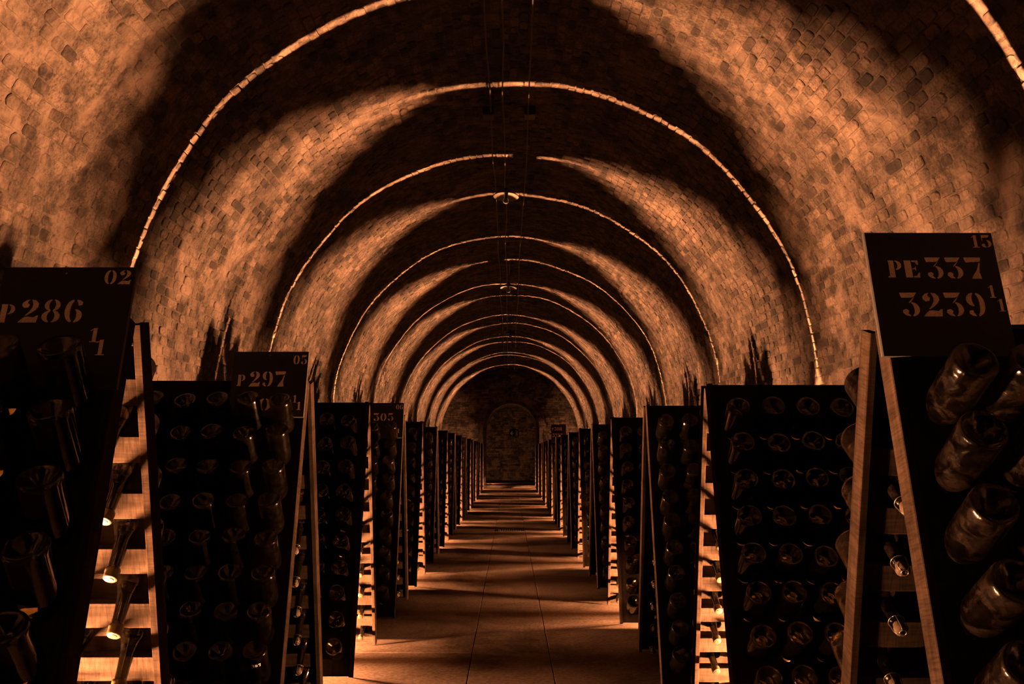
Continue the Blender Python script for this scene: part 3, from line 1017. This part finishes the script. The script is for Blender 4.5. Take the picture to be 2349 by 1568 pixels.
# ---------------------------------------------------------------- number boards on the racks
def number_board(side, k, top, xl, wd, ht, lines, label, hole_light_dot=True):
    """top: how far the upper edge stands above the rack top (along the panel); xl: left edge; lines: (text, x0, x1, z top, z bottom) as fractions of the board"""
    y, a, _ = RACKS[side][k]
    mb = MB()
    mb.chamfer_box(0, wd, -.012, 0, -ht, 0, .0025)
    o = link('number_board', mb.mesh('number board', BOARD_PAINT))
    n = .0565
    o.location = (xl, y - .01 - n * math.cos(PHI) + top * math.sin(PHI), H[side] + n * math.sin(PHI) + top * math.cos(PHI))
    o.rotation_euler = (-PHI, 0, 0)
    for txt, x0, x1, z1, z0 in lines:
        mb = MB()
        extrude_polys(mb, text_polys(txt, x0 * wd, -z0 * ht, (z0 - z1) * ht, .1, x1 * wd), -.012, .0007)
        tag(link('lettering', mb.mesh('lettering', STENCIL), o), 'worn pale stencilled ' + txt)
    if hole_light_dot:
        mb = MB(); mb.lathe([(.0016, 0), (.0026, .001), (.0016, .0022)], 10)  # pale bead standing in for light that comes through the nail hole
        nl = link('hole_light_dot', mb.mesh('hole_light_dot', WIRE), o, loc=(wd * .48, -.012, -.018), rot=(R(90), 0, 0))
    tag(o, label, 'number board', 'black number boards on the racks')
    return o
number_board('L', 1, .115, -1.172, .305, .30,
             [('02', .77, .975, .03, .15), ('P', .03, .15, .32, .47), ('286', .185, .66, .28, .47), ('1', .74, .81, .515, .63), ('1', .80, .87, .61, .735)],
             'black stencilled board P 286 with 02 in its corner')
number_board('R', 1, .215, .802, .292, .30,
             [('15', .83, .98, .02, .125), ('PE', .14, .385, .235, .375), ('337', .435, .87, .21, .385), ('3239', .195, .835, .50, .69), ('1', .88, .93, .44, .54), ('1', .93, .98, .55, .65)],
             'black stencilled board PE 337 above 3239', False)
number_board('L', 2, .125, -1.197, .322, .30,
             [('05', .80, .985, .06, .20), ('P', .07, .18, .36, .53), ('297', .23, .72, .31, .54), ('1', .845, .89, .67, .78), ('1', .90, .955, .77, .89), ('0', .38, .56, .72, .90)],
             'black stencilled board P 297 with 05 in its corner')
number_board('L', 4, .095, -1.195, .323, .30,
             [('06', .80, .985, .05, .19), ('P', .08, .2, .33, .52), ('305', .235, .75, .30, .52), ('1', .80, .855, .64, .75), ('1', .86, .92, .74, .86)],
             'black stencilled board P 305 with 06 in its corner', False)
number_board('R', 10, .26, .80, .29, .36,
             [('P', .07, .17, .17, .31), ('308', .22, .72, .14, .32), ('3738', .09, .76, .50, .68)],
             'small distant black board P 308 above 3738', False)

# chalked number on one bottle
mb = MB()
r_ = .0462
for p in text_polys('297', -.016, 0, .012, .22, .016):
    pass
gl = text_polys('297', -.017, 0, .012, .2, .017)
mflat = MB(); extrude_polys(mflat, gl, 0, .0004)
cv = []
for (x, y, z) in mflat.v:
    a = -math.pi / 2 + x / r_
    rr = r_ - y
    cv.append((rr * math.cos(a), rr * math.sin(a), .155 + z))
mb.add(cv, mflat.f)
CHALK_MESH = mb.mesh('chalk mark', CHALK)
if not DEV and 'CHALK_BOTTLE' in globals():
    M = CHALK_BOTTLE.matrix_world.copy()
    y, a, eps = RACKS['L'][2]
    CHALK_BOTTLE.matrix_world = Matrix.Translation(M.translation) @ Matrix.Rotation(math.pi / 2 - R(eps), 4, 'X') @ Matrix.Rotation(R(14), 4, 'Z')
    tag(link('chalk_mark', CHALK_MESH, CHALK_BOTTLE), 'number 297 chalked in white')
    CHALK_BOTTLE['label'] = 'steep bottle chalked 297 in white, aisle end of rack P 297'

# ---------------------------------------------------------------- pendant lamps, cables, boxes under the crown
mb = MB()
sh = [(.018, .0), (.05, -.012), (.095, -.034), (.128, -.06), (.133, -.068)]
mb.lathe(sh, 36, 0, False, False)
inn = [(.131, -.068), (.124, -.058), (.092, -.031), (.05, -.009), (.018, .003)]
mb.lathe([(r, z - .003) for r, z in inn], 36, 0, False, False)
mb.lathe([(.131, -.0715), (.133, -.068)], 36, 0, False, False)
mb.f = [tuple(reversed(q)) for q in mb.f]
SHADE = mb.mesh('lamp shade', ENAMEL)
mb = MB(); mb.lathe([(.016, -.085), (.021, -.08), (.021, -.03), (.024, -.02), (.024, .012), (.01, .03)], 18); SOCK = mb.mesh('socket', DARK_METAL)
mb = MB(); mb.lathe([(.006, -.145), (.018, -.14), (.028, -.128), (.031, -.115), (.028, -.102), (.018, -.088), (.014, -.08)], 18); BULBM = mb.mesh('bulb', BULB)
first = None
for i, (x, y, z, w) in enumerate([(-.035, 9.45, 3.945, 'nearest'), (-.015, 14.78, 3.93, 'second nearest'), (.02, 20.0, 3.84, 'third nearest'), (.045, 25.4, 3.82, 'fourth nearest'), (.065, 31.0, 3.85, 'farthest')]):
    if first is None:
        p = first = empty('pendant_lamp', (x, y, z))
        link('shade', SHADE, p); link('socket', SOCK, p); link('bulb', BULBM, p)
        mb = MB(); mb.tube([(0, 0, .02), (.004, 0, .2), (0, 0, VZ + VR - 3.84 + .01)], .004); link('cord', mb.mesh('cord', CABLE), p)
    else:
        p = copy_tree(first)
        p.location = (x, y, z)
    if i < 1:
        p.rotation_euler = (R(-5), R(2), 0)
    tag(p, '%s unlit enamel pendant lamp hanging under the crown of the vault' % w, 'pendant lamp', 'pendant lamps under the vault')
for i, (x, lab) in enumerate([(-.17, 'thin black cable left of the pendant lamps under the crown of the vault'), (-.05, 'thin black cable over the pendant lamps along the crown of the vault'), (.16, 'thin black cable right of the pendant lamps under the crown of the vault')]):
    mb = MB()
    q = random.Random(i)
    pts = [(x + q.uniform(-.012, .012), yy, VZ + math.sqrt(VR * VR - x * x) - .06 - .02 * (j % 2) - .02 * i) for j, yy in enumerate(np.arange(Y0 + .3, Y1 - .1, .9))]
    mb.tube(pts, .006, 6)
    tag(link('cable', mb.mesh('cable', CABLE)), lab, 'cable', 'cables along the vault')
for x, lab in ((-.19, 'small dark junction box on the left cable near the crown of the vault'), (.18, 'small dark junction box on the right cable near the crown of the vault')):
    b = empty('junction_box', (x, 8.1, 4.28))
    mb = MB(); mb.chamfer_box(-.05, .05, -.07, .07, -.045, .03, .006); link('body', mb.mesh('box body', DARK_METAL), b)
    mb = MB(); mb.chamfer_box(-.046, .046, -.066, .066, -.05, -.045, .001); link('lid', mb.mesh('box lid', ENAMEL if x > 0 else DARK_METAL), b)
    tag(b, lab, 'junction box', 'junction boxes under the vault')

# exit sign on the back wall of the passage
sg = empty('exit_sign', (.18, YB - .012, 2.07))
tag(sg, 'small dark sign with a pale arrow pointing left on the far brick wall', 'sign')
mb = MB(); mb.chamfer_box(-.19, .19, 0, .02, -.14, .14, .004); link('plate', mb.mesh('sign plate', SIGN_GREEN), sg)
mb = MB()
extrude_polys(mb, [[(-.16, 0), (-.07, .09), (-.045, .07), (-.095, .018), (-.02, .018), (-.02, -.018), (-.095, -.018), (-.045, -.07), (-.07, -.09)]], 0, .002)
tag(link('arrow', mb.mesh('arrow', SIGN_PALE), sg), 'pale arrow pointing left')
mb = MB()
extrude_polys(mb, [[(.06, -.11), (.16, -.11), (.16, .11), (.06, .11), (.06, .1), (.15, .1), (.15, -.1), (.06, -.1)], blob(.115, .07, .013), [(.10, .05), (.13, .05), (.125, -.01), (.14, -.08), (.125, -.08), (.112, -.02), (.095, -.08), (.08, -.08), (.10, -.01)]], 0, .002)
tag(link('pictogram', mb.mesh('pictogram', SIGN_PALE), sg), 'pale running figure in a doorway')
